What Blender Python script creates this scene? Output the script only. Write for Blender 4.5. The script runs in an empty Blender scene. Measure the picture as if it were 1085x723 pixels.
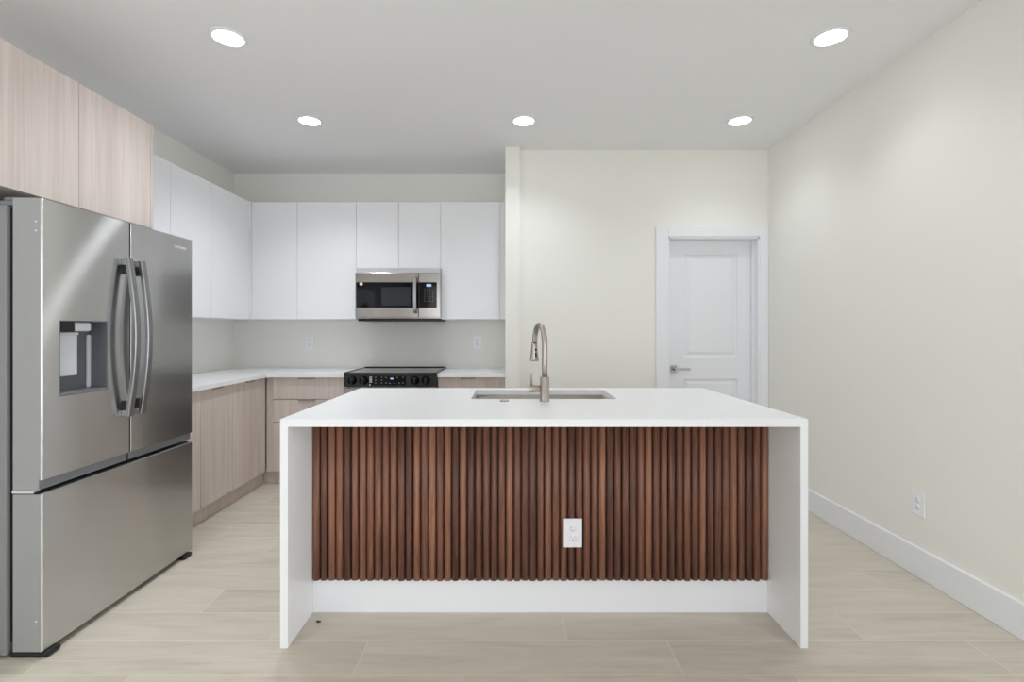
import bpy, bmesh, math, random
from mathutils import Vector, Matrix

SC = bpy.context.scene
COL = SC.collection
R = math.radians

# ---------------------------------------------------------------- camera, world, light, exposure
F_PX = 525.0
cam_d = bpy.data.cameras.new('camera')
cam = bpy.data.objects.new('camera', cam_d)
COL.objects.link(cam)
cam.location = (0, 0, 1.27)
cam.rotation_euler = (R(90), 0, 0)
cam_d.sensor_fit = 'HORIZONTAL'
cam_d.sensor_width = 36.0
cam_d.lens = 36.0 * F_PX / 1085.0
cam_d.shift_x = 2.5 / 1085.0
cam_d.shift_y = -11.5 / 1085.0
cam_d.clip_start = 0.05
SC.camera = cam

SC.view_settings.view_transform = 'Standard'
SC.view_settings.look = 'None'
SC.view_settings.gamma = 1.0
SC.view_settings.use_curve_mapping = False
SC.view_settings.exposure = 0.0

LAMP_LEFT_W = 46.0
LAMP_CORNER_W = 82.0
LAMP_MID_W = 34.0
LAMP_RIGHT_W = 20.0
ADDED_LAMP_W = 40.0
ADDED_DAYLIGHT_W = 100.0
ADDED_SIDE_DAYLIGHT_W = 112.0
SC.cycles.diffuse_bounces = 8
SC.cycles.max_bounces = 14

world = bpy.data.worlds.new('sky')
SC.world = world
world.use_nodes = True
wn = world.node_tree.nodes
bg = wn['Background']
bg.inputs['Color'].default_value = (0.80, 0.90, 1.0, 1)
bg.inputs['Strength'].default_value = 0.5

# fill light added as daylight from an unseen opening in the rear wall
sun_d = bpy.data.lights.new('added_rear_daylight', 'AREA')
sun_d.shape = 'RECTANGLE'
sun_d.size = 3.6
sun_d.size_y = 2.2
sun_d.energy = ADDED_DAYLIGHT_W
sun_d.color = (0.90, 0.955, 1.0)
sun_o = bpy.data.objects.new('added_rear_daylight', sun_d)
COL.objects.link(sun_o)
sun_o.location = (-0.2, -3.9, 1.25)
sun_o.rotation_euler = (R(90), 0, 0)      # shines towards +Y

# area light added to brighten the left side, through an unseen right-wall opening
side_d = sun_d.copy()
side_d.energy = ADDED_SIDE_DAYLIGHT_W
side_d.size = 3.2
side_o = bpy.data.objects.new('added_side_daylight', side_d)
COL.objects.link(side_o)
side_o.location = (2.45, -0.6, 1.25)
side_o.rotation_euler = (R(90), 0, R(90))     # shines towards -X

# ---------------------------------------------------------------- materials
def new_mat(name):
    m = bpy.data.materials.new(name)
    m.use_nodes = True
    return m, m.node_tree, m.node_tree.nodes['Principled BSDF']

def s2l(c):
    return tuple(((x / 255.0) / 12.92 if x / 255.0 <= 0.04045 else ((x / 255.0 + 0.055) / 1.055) ** 2.4) for x in c) + (1.0,)

def nd(t, kind, **kw):
    n = t.nodes.new(kind)
    for k, v in kw.items():
        setattr(n, k, v)
    return n

def plain(name, rgb, rough=0.5, metal=0.0, spec=0.5, var=0.015, scale=6.0):
    """a plain painted / lacquered finish with a very slight tonal mottling"""
    m, t, p = new_mat(name)
    tc = nd(t, 'ShaderNodeTexCoord')
    nz = nd(t, 'ShaderNodeTexNoise')
    nz.inputs['Scale'].default_value = scale
    nz.inputs['Detail'].default_value = 3
    t.links.new(tc.outputs['Object'], nz.inputs['Vector'])
    mix = nd(t, 'ShaderNodeMix', data_type='RGBA')
    c = s2l(rgb)
    mix.inputs['A'].default_value = tuple(max(0, x * (1 - var)) for x in c[:3]) + (1,)
    mix.inputs['B'].default_value = tuple(min(1, x * (1 + var)) for x in c[:3]) + (1,)
    t.links.new(nz.outputs['Fac'], mix.inputs['Factor'])
    t.links.new(mix.outputs['Result'], p.inputs['Base Color'])
    p.inputs['Roughness'].default_value = rough
    p.inputs['Metallic'].default_value = metal
    p.inputs['Specular IOR Level'].default_value = spec
    return m

def brushed(name, rgb, rough=0.3, aniso=0.0, tangent=(0, 0, 1), stretch=(2, 2, 300)):
    m, t, p = new_mat(name)
    tc = nd(t, 'ShaderNodeTexCoord')
    mp = nd(t, 'ShaderNodeMapping')
    mp.inputs['Scale'].default_value = stretch
    t.links.new(tc.outputs['Object'], mp.inputs['Vector'])
    nz = nd(t, 'ShaderNodeTexNoise')
    nz.inputs['Scale'].default_value = 1.0
    nz.inputs['Detail'].default_value = 4
    t.links.new(mp.outputs['Vector'], nz.inputs['Vector'])
    mr = nd(t, 'ShaderNodeMapRange')
    mr.inputs['To Min'].default_value = rough - 0.004
    mr.inputs['To Max'].default_value = rough + 0.004
    t.links.new(nz.outputs['Fac'], mr.inputs['Value'])
    t.links.new(mr.outputs['Result'], p.inputs['Roughness'])
    p.inputs['Base Color'].default_value = s2l(rgb)
    p.inputs['Metallic'].default_value = 1.0
    if aniso:
        p.inputs['Anisotropic'].default_value = aniso
        cx = nd(t, 'ShaderNodeCombineXYZ')
        for i in range(3):
            cx.inputs[i].default_value = tangent[i]
        t.links.new(cx.outputs[0], p.inputs['Tangent'])
    return m

def brushed_lacquered(name, rgb, rough, lobe, spread, share):
    """horizontally brushed steel under a clear fingerprint coat: a fairly sharp lobe plus one that smears upwards"""
    m, t, p = new_mat(name)
    t.nodes.remove(p)
    out = t.nodes['Material Output']
    tc = nd(t, 'ShaderNodeTexCoord')
    mp = nd(t, 'ShaderNodeMapping'); mp.inputs['Scale'].default_value = (2, 2, 400)
    t.links.new(tc.outputs['Object'], mp.inputs['Vector'])
    nz = nd(t, 'ShaderNodeTexNoise'); nz.inputs['Scale'].default_value = 1.0
    t.links.new(mp.outputs['Vector'], nz.inputs['Vector'])
    mr = nd(t, 'ShaderNodeMapRange')
    mr.inputs['To Min'].default_value = rough - 0.005
    mr.inputs['To Max'].default_value = rough + 0.005
    t.links.new(nz.outputs['Fac'], mr.inputs['Value'])
    a = nd(t, 'ShaderNodeBsdfAnisotropic')
    a.inputs['Color'].default_value = s2l(rgb)
    t.links.new(mr.outputs['Result'], a.inputs['Roughness'])
    b = nd(t, 'ShaderNodeBsdfAnisotropic')
    b.inputs['Color'].default_value = s2l(rgb)
    b.inputs['Roughness'].default_value = lobe
    b.inputs['Anisotropy'].default_value = spread
    cx = nd(t, 'ShaderNodeCombineXYZ'); cx.inputs[1].default_value = 1.0
    t.links.new(cx.outputs[0], b.inputs['Tangent'])
    mx = nd(t, 'ShaderNodeMixShader'); mx.inputs[0].default_value = share
    t.links.new(a.outputs[0], mx.inputs[1]); t.links.new(b.outputs[0], mx.inputs[2])
    t.links.new(mx.outputs[0], out.inputs['Surface'])
    return m

def wood_veneer(name, c1, c2, c3, rough=0.5):
    """pale vertical-grain laminate"""
    m, t, p = new_mat(name)
    tc = nd(t, 'ShaderNodeTexCoord')
    geo = nd(t, 'ShaderNodeNewGeometry')
    oi = nd(t, 'ShaderNodeObjectInfo')
    add = nd(t, 'ShaderNodeVectorMath', operation='ADD')
    t.links.new(geo.outputs['Position'], add.inputs[0])
    sc = nd(t, 'ShaderNodeVectorMath', operation='SCALE')
    sc.inputs[0].default_value = (7.3, 5.1, 3.7)
    t.links.new(oi.outputs['Random'], sc.inputs['Scale'])
    t.links.new(sc.outputs[0], add.inputs[1])
    def streak(scale, stretch, detail):
        mp = nd(t, 'ShaderNodeMapping')
        mp.inputs['Scale'].default_value = (stretch[0], stretch[1], stretch[2])
        t.links.new(add.outputs[0], mp.inputs['Vector'])
        n = nd(t, 'ShaderNodeTexNoise')
        n.inputs['Scale'].default_value = scale
        n.inputs['Detail'].default_value = detail
        n.inputs['Distortion'].default_value = 0.4
        t.links.new(mp.outputs[0], n.inputs['Vector'])
        return n
    broad = streak(1.0, (9, 9, 0.5), 3)
    fine = streak(1.0, (90, 90, 2.2), 4)
    mx = nd(t, 'ShaderNodeMath', operation='MULTIPLY_ADD')
    mx.inputs[1].default_value = 0.45
    t.links.new(fine.outputs['Fac'], mx.inputs[0])
    ml = nd(t, 'ShaderNodeMath', operation='MULTIPLY')
    ml.inputs[1].default_value = 0.55
    t.links.new(broad.outputs['Fac'], ml.inputs[0])
    t.links.new(ml.outputs[0], mx.inputs[2])
    cr = nd(t, 'ShaderNodeValToRGB')
    e = cr.color_ramp.elements
    e[0].position = 0.34; e[0].color = s2l(c1)
    e[1].position = 0.66; e[1].color = s2l(c3)
    k = e.new(0.5); k.color = s2l(c2)
    t.links.new(mx.outputs[0], cr.inputs[0])
    t.links.new(cr.outputs[0], p.inputs['Base Color'])
    p.inputs['Roughness'].default_value = rough
    p.inputs['Specular IOR Level'].default_value = 0.3
    return m

def walnut(name, x0, pitch):
    """dark walnut flutes, each flute with its own tone and its own grain"""
    m, t, p = new_mat(name)
    geo = nd(t, 'ShaderNodeNewGeometry')
    sx = nd(t, 'ShaderNodeSeparateXYZ')
    t.links.new(geo.outputs['Position'], sx.inputs[0])
    a = nd(t, 'ShaderNodeMath', operation='SUBTRACT'); a.inputs[1].default_value = x0
    t.links.new(sx.outputs['X'], a.inputs[0])
    d = nd(t, 'ShaderNodeMath', operation='DIVIDE'); d.inputs[1].default_value = pitch
    t.links.new(a.outputs[0], d.inputs[0])
    fl = nd(t, 'ShaderNodeMath', operation='FLOOR')
    t.links.new(d.outputs[0], fl.inputs[0])
    wn_ = nd(t, 'ShaderNodeTexWhiteNoise', noise_dimensions='1D')
    t.links.new(fl.outputs[0], wn_.inputs['W'])
    off = nd(t, 'ShaderNodeCombineXYZ')
    k = nd(t, 'ShaderNodeMath', operation='MULTIPLY'); k.inputs[1].default_value = 3.37
    t.links.new(fl.outputs[0], k.inputs[0])
    t.links.new(k.outputs[0], off.inputs['Z'])
    mp = nd(t, 'ShaderNodeMapping'); mp.inputs['Scale'].default_value = (80, 80, 3.0)
    t.links.new(geo.outputs['Position'], mp.inputs['Vector'])
    ad = nd(t, 'ShaderNodeVectorMath', operation='ADD')
    t.links.new(mp.outputs[0], ad.inputs[0]); t.links.new(off.outputs[0], ad.inputs[1])
    nz = nd(t, 'ShaderNodeTexNoise'); nz.inputs['Scale'].default_value = 1.0; nz.inputs['Detail'].default_value = 5
    nz.inputs['Distortion'].default_value = 0.8
    t.links.new(ad.outputs[0], nz.inputs['Vector'])
    mm = nd(t, 'ShaderNodeMath', operation='MULTIPLY'); mm.inputs[1].default_value = 0.46
    t.links.new(wn_.outputs['Value'], mm.inputs[0])
    mo = nd(t, 'ShaderNodeMath', operation='MULTIPLY_ADD'); mo.inputs[1].default_value = 0.86
    t.links.new(nz.outputs['Fac'], mo.inputs[0]); t.links.new(mm.outputs[0], mo.inputs[2])
    cr = nd(t, 'ShaderNodeValToRGB')
    e = cr.color_ramp.elements
    e[0].position = 0.22; e[0].color = s2l((62, 42, 36))
    e[1].position = 0.98; e[1].color = s2l((168, 120, 95))
    q = e.new(0.5); q.color = s2l((106, 72, 60))
    q = e.new(0.72); q.color = s2l((136, 93, 75))
    t.links.new(mo.outputs[0], cr.inputs[0])
    t.links.new(cr.outputs[0], p.inputs['Base Color'])
    p.inputs['Roughness'].default_value = 0.42
    p.inputs['Specular IOR Level'].default_value = 0.35
    return m

def plank_floor(name):
    """wood-look porcelain planks, 20 x 122 cm, laid across the room with a one-third stagger"""
    m, t, p = new_mat(name)
    geo = nd(t, 'ShaderNodeNewGeometry')
    sx = nd(t, 'ShaderNodeSeparateXYZ')
    t.links.new(geo.outputs['Position'], sx.inputs[0])
    def M(op, a, b=None, c=None):
        n = nd(t, 'ShaderNodeMath', operation=op)
        for i, v in enumerate((a, b, c)):
            if v is None: continue
            if isinstance(v, (int, float)): n.inputs[i].default_value = v
            else: t.links.new(v, n.inputs[i])
        return n.outputs[0]
    W, L = 0.2025, 1.22
    v = M('DIVIDE', M('SUBTRACT', sx.outputs['Y'], 1.822), W)
    row = M('FLOOR', v)
    fv = M('SUBTRACT', v, row)
    u = M('DIVIDE', M('ADD', M('SUBTRACT', sx.outputs['X'], -0.578), M('MULTIPLY', row, L / 3.0)), L)
    colm = M('FLOOR', u)
    fu = M('SUBTRACT', u, colm)
    dv = M('MULTIPLY', M('MINIMUM', fv, M('SUBTRACT', 1.0, fv)), W)
    du = M('MULTIPLY', M('MINIMUM', fu, M('SUBTRACT', 1.0, fu)), L)
    dist = M('MINIMUM', dv, du)
    grout = nd(t, 'ShaderNodeMapRange')
    grout.inputs['From Min'].default_value = 0.0010
    grout.inputs['From Max'].default_value = 0.0020
    grout.inputs['To Min'].default_value = 1.0
    grout.inputs['To Max'].default_value = 0.0
    t.links.new(dist, grout.inputs['Value'])
    cid = nd(t, 'ShaderNodeCombineXYZ')
    t.links.new(row, cid.inputs[0]); t.links.new(colm, cid.inputs[1])
    wn_ = nd(t, 'ShaderNodeTexWhiteNoise', noise_dimensions='2D')
    t.links.new(cid.outputs[0], wn_.inputs['Vector'])
    offs = nd(t, 'ShaderNodeVectorMath', operation='SCALE'); offs.inputs['Scale'].default_value = 20.0
    t.links.new(wn_.outputs['Color'], offs.inputs[0])
    def grain(scale3, detail, dist_):
        mp = nd(t, 'ShaderNodeMapping'); mp.inputs['Scale'].default_value = scale3
        t.links.new(geo.outputs['Position'], mp.inputs['Vector'])
        ad = nd(t, 'ShaderNodeVectorMath', operation='ADD')
        t.links.new(mp.outputs[0], ad.inputs[0]); t.links.new(offs.outputs[0], ad.inputs[1])
        n = nd(t, 'ShaderNodeTexNoise'); n.inputs['Scale'].default_value = 1.0
        n.inputs['Detail'].default_value = detail; n.inputs['Distortion'].default_value = dist_
        t.links.new(ad.outputs[0], n.inputs['Vector'])
        return n.outputs['Fac']
    g1 = grain((2.0, 14.0, 1.0), 4, 1.0)
    g2 = grain((6.0, 110.0, 1.0), 3, 0.3)
    val = M('ADD', M('ADD', M('MULTIPLY', g1, 0.6), M('MULTIPLY', g2, 0.25)), M('MULTIPLY', wn_.outputs['Value'], 0.15))
    cr = nd(t, 'ShaderNodeValToRGB')
    e = cr.color_ramp.elements
    e[0].position = 0.28; e[0].color = s2l((177, 168, 154))
    e[1].position = 0.72; e[1].color = s2l((206, 198, 185))
    q = e.new(0.5); q.color = s2l((196, 187, 173))
    t.links.new(val, cr.inputs[0])
    mix = nd(t, 'ShaderNodeMix', data_type='RGBA')
    mix.inputs['B'].default_value = s2l((218, 211, 199))
    t.links.new(cr.outputs[0], mix.inputs['A'])
    t.links.new(M('MULTIPLY', grout.outputs['Result'], 0.8), mix.inputs['Factor'])
    t.links.new(mix.outputs['Result'], p.inputs['Base Color'])
    p.inputs['Roughness'].default_value = 0.42
    p.inputs['Specular IOR Level'].default_value = 0.4
    return m

def emitter(name, rgb, strength):
    m, t, p = new_mat(name)
    p.inputs['Base Color'].default_value = s2l(rgb)
    p.inputs['Emission Color'].default_value = s2l(rgb)
    p.inputs['Emission Strength'].default_value = strength
    return m

def clear_glass(name):
    m, t, p = new_mat(name)
    t.nodes.remove(p)
    out = t.nodes['Material Output']
    tr = nd(t, 'ShaderNodeBsdfTransparent')
    gl = nd(t, 'ShaderNodeBsdfGlossy'); gl.inputs['Roughness'].default_value = 0.02
    fr = nd(t, 'ShaderNodeFresnel')
    mx = nd(t, 'ShaderNodeMixShader')
    t.links.new(fr.outputs[0], mx.inputs[0]); t.links.new(tr.outputs[0], mx.inputs[1]); t.links.new(gl.outputs[0], mx.inputs[2])
    t.links.new(mx.outputs[0], out.inputs['Surface'])
    return m

SLAT_X0, SLAT_N = -0.885, 59
SLAT_PITCH = 2.046 / SLAT_N
M = {
    'wall': plain('cream_wall_paint', (238, 237, 231), 0.75, spec=0.25, var=0.006, scale=2.5),
    'ceiling': plain('flat_ceiling_paint', (238, 238, 239), 0.85, spec=0.15, var=0.005, scale=2.0),
    'trim': plain('white_trim_paint', (236, 237, 241), 0.4, spec=0.4, var=0.004),
    'floor': plank_floor('porcelain_plank_floor'),
    'quartz': plain('white_quartz', (238, 238, 239), 0.24, spec=0.25, var=0.008, scale=60),
    'white_lacquer': plain('white_matt_lacquer', (237, 237, 240), 0.45, spec=0.35, var=0.004),
    'pale_wood': wood_veneer('pale_wood_laminate', (190, 176, 168), (203, 190, 183), (213, 202, 196)),
    'walnut': walnut('walnut_flutes', SLAT_X0, SLAT_PITCH),
    'walnut_dark': plain('dark_walnut_backing', (44, 28, 22), 0.6),
    'steel_fridge': brushed_lacquered('brushed_steel_front', (214, 214, 213), 0.17, 0.24, 0.84, 0.55),
    'steel': brushed('brushed_steel', (152, 146, 142), 0.2, 0.0, stretch=(3, 3, 300)),
    'steel_sink': brushed('satin_sink_steel', (176, 170, 163), 0.35, 0.0, stretch=(3, 3, 100)),
    'steel_handle': brushed('satin_handle_steel', (156, 156, 157), 0.36, stretch=(300, 300, 3)),
    'nickel': brushed('brushed_nickel', (184, 174, 166), 0.33, stretch=(200, 200, 4)),
    'door_edge': plain('grey_painted_door_edge', (150, 150, 149), 0.4, spec=0.4),
    'case_grey': plain('grey_painted_case', (128, 128, 127), 0.45, spec=0.5),
    'dispenser_grey': plain('dispenser_grey_plastic', (96, 97, 102), 0.4),
    'plastic_grey': plain('mid_grey_plastic', (112, 113, 117), 0.4),
    'plastic_dark': plain('dark_grey_plastic', (52, 53, 56), 0.4),
    'plastic_light': plain('silver_plastic', (196, 197, 200), 0.35),
    'black': plain('black_plastic', (16, 16, 17), 0.4),
    'black_gloss': plain('black_glass', (6, 6, 8), 0.07, spec=0.2, var=0.0),
    'ceramic': plain('black_ceramic_glass', (24, 24, 25), 0.06, spec=0.8, var=0.0),
    'window_mesh': plain('oven_window_glass', (40, 45, 49), 0.12, spec=0.3, var=0.0),
    'mark': plain('white_printed_mark', (150, 152, 156), 0.6),
    'mark_bright': plain('pale_printed_mark', (205, 207, 212), 0.6),
    'outlet': plain('white_outlet_plastic', (240, 240, 244), 0.3, spec=0.5, var=0.0),
    'slot': plain('outlet_slot', (135, 135, 139), 0.6),
    'outlet_cream': plain('offwhite_outlet_plastic', (232, 230, 226), 0.35, var=0.0),
    'lever': brushed('satin_nickel_lever', (190, 190, 190), 0.35),
    'lamp': emitter('lit_diffuser', (246, 249, 255), 12.0),
    'display': emitter('lit_clock_digits', (150, 175, 215), 0.75),
    'bronze': plain('edge_pull_taupe', (150, 136, 126), 0.4, spec=0.5),
    'debris': plain('dark_scrap', (52, 44, 38), 0.7),
    'glass': clear_glass('window_glass'),
    'alu': plain('white_window_frame', (230, 231, 233), 0.4),
}

# ---------------------------------------------------------------- helpers
def add_box(bm, x0, x1, y0, y1, z0, z1, bevel=0.0, seg=2, mi=0):
    vs = [bm.verts.new((x, y, z)) for z in (z0, z1) for y in (y0, y1) for x in (x0, x1)]
    fs = [(0, 2, 3, 1), (4, 5, 7, 6), (0, 1, 5, 4), (2, 6, 7, 3), (0, 4, 6, 2), (1, 3, 7, 5)]
    faces = [bm.faces.new([vs[i] for i in f]) for f in fs]
    if bevel > 0:
        edges = list({e for f in faces for e in f.edges})
        r = bmesh.ops.bevel(bm, geom=edges, offset=bevel, segments=seg, profile=0.5, affect='EDGES', clamp_overlap=True)
    return faces

def box(*a, **k):
    bm = bmesh.new()
    add_box(bm, *a, **k)
    return bm

def frame_at(d):
    d = d.normalized()
    up = Vector((0, 0, 1)) if abs(d.z) < 0.9 else Vector((1, 0, 0))
    u = d.cross(up).normalized()
    return u, u.cross(d).normalized()

def add_tube(bm, pts, radii, seg=16, cap=True, smooth=True, squash=None):
    pts = [Vector(p) for p in pts]
    if isinstance(radii, (int, float)):
        radii = [radii] * len(pts)
    tang = []
    for i in range(len(pts)):
        a = pts[max(0, i - 1)]; b = pts[min(len(pts) - 1, i + 1)]
        tang.append((b - a).normalized())
    u, v = frame_at(tang[0])
    rings = []
    for i, p in enumerate(pts):
        if i:
            q = tang[i - 1].rotation_difference(tang[i])
            u = q @ u; v = q @ v
        su, sv = squash if squash else (1, 1)
        rings.append([bm.verts.new(p + (u * math.cos(2 * math.pi * k / seg) * su + v * math.sin(2 * math.pi * k / seg) * sv) * radii[i]) for k in range(seg)])
    for i in range(len(rings) - 1):
        for k in range(seg):
            f = bm.faces.new((rings[i][k], rings[i][(k + 1) % seg], rings[i + 1][(k + 1) % seg], rings[i + 1][k]))
            f.smooth = smooth
    if cap:
        bm.faces.new(list(reversed(rings[0])))
        bm.faces.new(rings[-1])

def tube(*a, **k):
    bm = bmesh.new()
    add_tube(bm, *a, **k)
    return bm

def add_bar(bm, path, normal_half, side_vec, side_half, bevel=0.0):
    """a rectangular bar swept along a path: side_vec is the constant width direction"""
    path = [Vector(p) for p in path]
    s = Vector(side_vec).normalized()
    rings = []
    for i, p in enumerate(path):
        t = (path[min(len(path) - 1, i + 1)] - path[max(0, i - 1)]).normalized()
        n = s.cross(t).normalized()
        nh = normal_half[i] if isinstance(normal_half, (list, tuple)) else normal_half
        b = min(bevel, nh * 0.8)
        prof = [(-side_half, -nh + b), (-side_half + b, -nh), (side_half - b, -nh), (side_half, -nh + b),
                (side_half, nh - b), (side_half - b, nh), (-side_half + b, nh), (-side_half, nh - b)]
        rings.append([bm.verts.new(p + s * a + n * c) for a, c in prof])
    k = len(rings[0])
    for i in range(len(rings) - 1):
        for j in range(k):
            bm.faces.new((rings[i][j], rings[i][(j + 1) % k], rings[i + 1][(j + 1) % k], rings[i + 1][j]))
    bm.faces.new(list(reversed(rings[0])))
    bm.faces.new(rings[-1])

def add_lathe(bm, prof, center, axis='Z', seg=32, smooth=True):
    """prof: (radius, height) pairs; closed with fans where radius is 0"""
    c = Vector(center)
    def P(r, h, a):
        x, y = r * math.cos(a), r * math.sin(a)
        if axis == 'Z': return c + Vector((x, y, h))
        if axis == 'Y': return c + Vector((x, h, y))
        return c + Vector((h, x, y))
    rings = []
    for r, h in prof:
        if r <= 1e-6:
            rings.append([bm.verts.new(P(0, h, 0))])
        else:
            rings.append([bm.verts.new(P(r, h, 2 * math.pi * k / seg)) for k in range(seg)])
    for i in range(len(rings) - 1):
        A, B = rings[i], rings[i + 1]
        for k in range(seg):
            k2 = (k + 1) % seg
            if len(A) == 1 and len(B) == 1: continue
            if len(A) == 1: f = bm.faces.new((A[0], B[k], B[k2]))
            elif len(B) == 1: f = bm.faces.new((A[k], A[k2], B[0]))
            else: f = bm.faces.new((A[k], A[k2], B[k2], B[k]))
            f.smooth = smooth

def lathe(*a, **k):
    bm = bmesh.new()
    add_lathe(bm, *a, **k)
    return bm

def add_ring_slab(bm, x0, x1, y0, y1, z0, z1, hx0, hx1, hy0, hy1):
    """horizontal slab with a rectangular cut-out"""
    O = [(x0, y0), (x1, y0), (x1, y1), (x0, y1)]
    I = [(hx0, hy0), (hx1, hy0), (hx1, hy1), (hx0, hy1)]
    v = {}
    for nm, L in (('o', O), ('i', I)):
        for j, z in enumerate((z0, z1)):
            v[nm, j] = [bm.verts.new((p[0], p[1], z)) for p in L]
    for k in range(4):
        n = (k + 1) % 4
        bm.faces.new((v['o', 1][k], v['o', 1][n], v['i', 1][n], v['i', 1][k]))
        bm.faces.new((v['o', 0][n], v['o', 0][k], v['i', 0][k], v['i', 0][n]))
        bm.faces.new((v['o', 0][k], v['o', 0][n], v['o', 1][n], v['o', 1][k]))
        bm.faces.new((v['i', 0][n], v['i', 0][k], v['i', 1][k], v['i', 1][n]))

ORIGIN = {}
def obj(name, bm, mat, parent=None, label=None):
    """link a bmesh (in world coordinates) as ONE mesh object, optionally as a part of parent"""
    bmesh.ops.recalc_face_normals(bm, faces=bm.faces)
    if parent is not None:
        org = ORIGIN[parent.name]
    else:
        xs = [v.co for v in bm.verts]
        mn = Vector((min(c.x for c in xs), min(c.y for c in xs), min(c.z for c in xs)))
        mx = Vector((max(c.x for c in xs), max(c.y for c in xs), max(c.z for c in xs)))
        org = Vector(((mn.x + mx.x) / 2, (mn.y + mx.y) / 2, mn.z))
    bm.transform(Matrix.Translation(-org))
    me = bpy.data.meshes.new(name)
    bm.to_mesh(me)
    bm.free()
    mats = mat if isinstance(mat, (list, tuple)) else [mat]
    for mm in mats:
        me.materials.append(M[mm])
    o = bpy.data.objects.new(name, me)
    COL.objects.link(o)
    if parent is not None:
        o.parent = parent
    else:
        o.location = org
    ORIGIN[o.name] = org
    if label:
        o['label'] = label
    return o

def tag(o, label, cat, group=None):
    o['label'] = label
    o['category'] = cat
    if group:
        o['group'] = group
    return o

def thing(name, loc, label, cat, group=None):
    o = bpy.data.objects.new(name, None)
    o.empty_display_size = 0.1
    COL.objects.link(o)
    o.location = loc
    ORIGIN[o.name] = Vector(loc)
    return tag(o, label, cat, group)

def struct(name, bm, mat, parent=None):
    o = obj(name, bm, mat, parent)
    if parent is None:
        o['kind'] = 'structure'
    return o

def dup(root, loc, rotz, label, group=None):
    r = root.copy(); COL.objects.link(r)
    r.location = loc; r.rotation_euler = (0, 0, rotz)
    r['label'] = label
    if group: r['group'] = group
    for ch in list(root.children):
        c = ch.copy(); COL.objects.link(c); c.parent = r
        for g in list(ch.children):
            d = g.copy(); COL.objects.link(d); d.parent = c
    return r

def boolean_cut(o, cutters):
    """subtract cutter bmeshes (world coords) from a finished mesh object and bake the result"""
    org = ORIGIN[o.name]
    tmp = []
    for cb in cutters:
        bmesh.ops.recalc_face_normals(cb, faces=cb.faces)
        cb.transform(Matrix.Translation(-org))
        me = bpy.data.meshes.new('cut'); cb.to_mesh(me); cb.free()
        co = bpy.data.objects.new('cut', me); COL.objects.link(co)
        co.parent = o.parent if o.parent else None
        if not o.parent: co.location = o.location
        md = o.modifiers.new('cut', 'BOOLEAN'); md.operation = 'DIFFERENCE'; md.object = co; md.solver = 'EXACT'
        tmp.append(co)
    dg = bpy.context.evaluated_depsgraph_get()
    dg.update()
    me2 = bpy.data.meshes.new_from_object(o.evaluated_get(dg))
    o.modifiers.clear()
    o.data = me2
    for co in tmp:
        bpy.data.objects.remove(co, do_unlink=True)

def lettering(text, size, mat, parent, origin, rot, name='lettering', depth=0.0004):
    """raised letters: text lies in its own XY plane, rot is a 3x3, origin in world coords"""
    cu = bpy.data.curves.new('txt', 'FONT')
    cu.body = text; cu.size = size; cu.extrude = depth; cu.align_x = 'CENTER'; cu.align_y = 'CENTER'
    to = bpy.data.objects.new('txt', cu); COL.objects.link(to)
    dg = bpy.context.evaluated_depsgraph_get(); dg.update()
    me = bpy.data.meshes.new_from_object(to.evaluated_get(dg))
    bpy.data.objects.remove(to, do_unlink=True)
    bm = bmesh.new(); bm.from_mesh(me)
    bm.transform(Matrix.Translation(Vector(origin)) @ rot.to_4x4())
    return obj(name, bm, mat, parent)

ROT_MY = Matrix(((1, 0, 0), (0, 0, -1), (0, 1, 0)))            # facing -Y, reading along +X
ROT_PX = Matrix(((0, 0, 1), (1, 0, 0), (0, 1, 0)))             # facing +X, reading along +Y

# ---------------------------------------------------------------- room shell
XL, XR = -2.59, 2.11
YB, YD, YR = 4.66, 4.05, -3.6
H = 2.745
T = 0.12
struct('floor', box(XL - 1.6, XR + T, YR - T, YB + T, -0.08, 0.0), 'floor')
struct('ceiling', box(XL - 1.6, XR + T, YR - T, YB + T, H, H + 0.08), 'ceiling')
struct('wall_left', box(XL - T, XL, YR - T, YB + T, 0, H), 'wall')
struct('wall_back', box(XL, -0.035, YB, YB + T, 0, H), 'wall')
WY0, WY1 = -2.3, 1.1
bm = bmesh.new()
add_box(bm, XR, XR + T, YR - T, WY0, 0, H)
add_box(bm, XR, XR + T, WY1, YB + T, 0, H)
add_box(bm, XR, XR + T, WY0, WY1, 2.4, H)
struct('wall_right', bm, 'wall')
w2 = struct('added_side_window', box(XR + 0.06, XR + 0.07, WY0, WY1, 0.06, 2.36), 'glass')  # unseen glazing in the right wall, added to let fill daylight in
bm = bmesh.new()
for y in (WY0, -1.2, -0.1, WY1 - 0.05):
    add_box(bm, XR + 0.03, XR + 0.1, y, y + 0.05, 0.0, 2.4)
add_box(bm, XR + 0.03, XR + 0.1, WY0, WY1, 2.35, 2.4)
add_box(bm, XR + 0.03, XR + 0.1, WY0, WY1, 0.0, 0.06)
struct('added_window_frame', bm, 'alu', w2)
# wall end that closes the kitchen recess on its right
struct('wall_partition', box(-0.035, 0.083, 3.985, YB + T, 0, H), 'wall')
# wall that holds the door
DX0, DX1, DZ = 1.293, 2.039, 2.031
bm = bmesh.new()
add_box(bm, 0.083, DX0, YD, YD + T, 0, H)
add_box(bm, DX1, XR, YD, YD + T, 0, H)
add_box(bm, DX0, DX1, YD, YD + T, DZ, H)
struct('wall_back_right', bm, 'wall')
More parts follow.
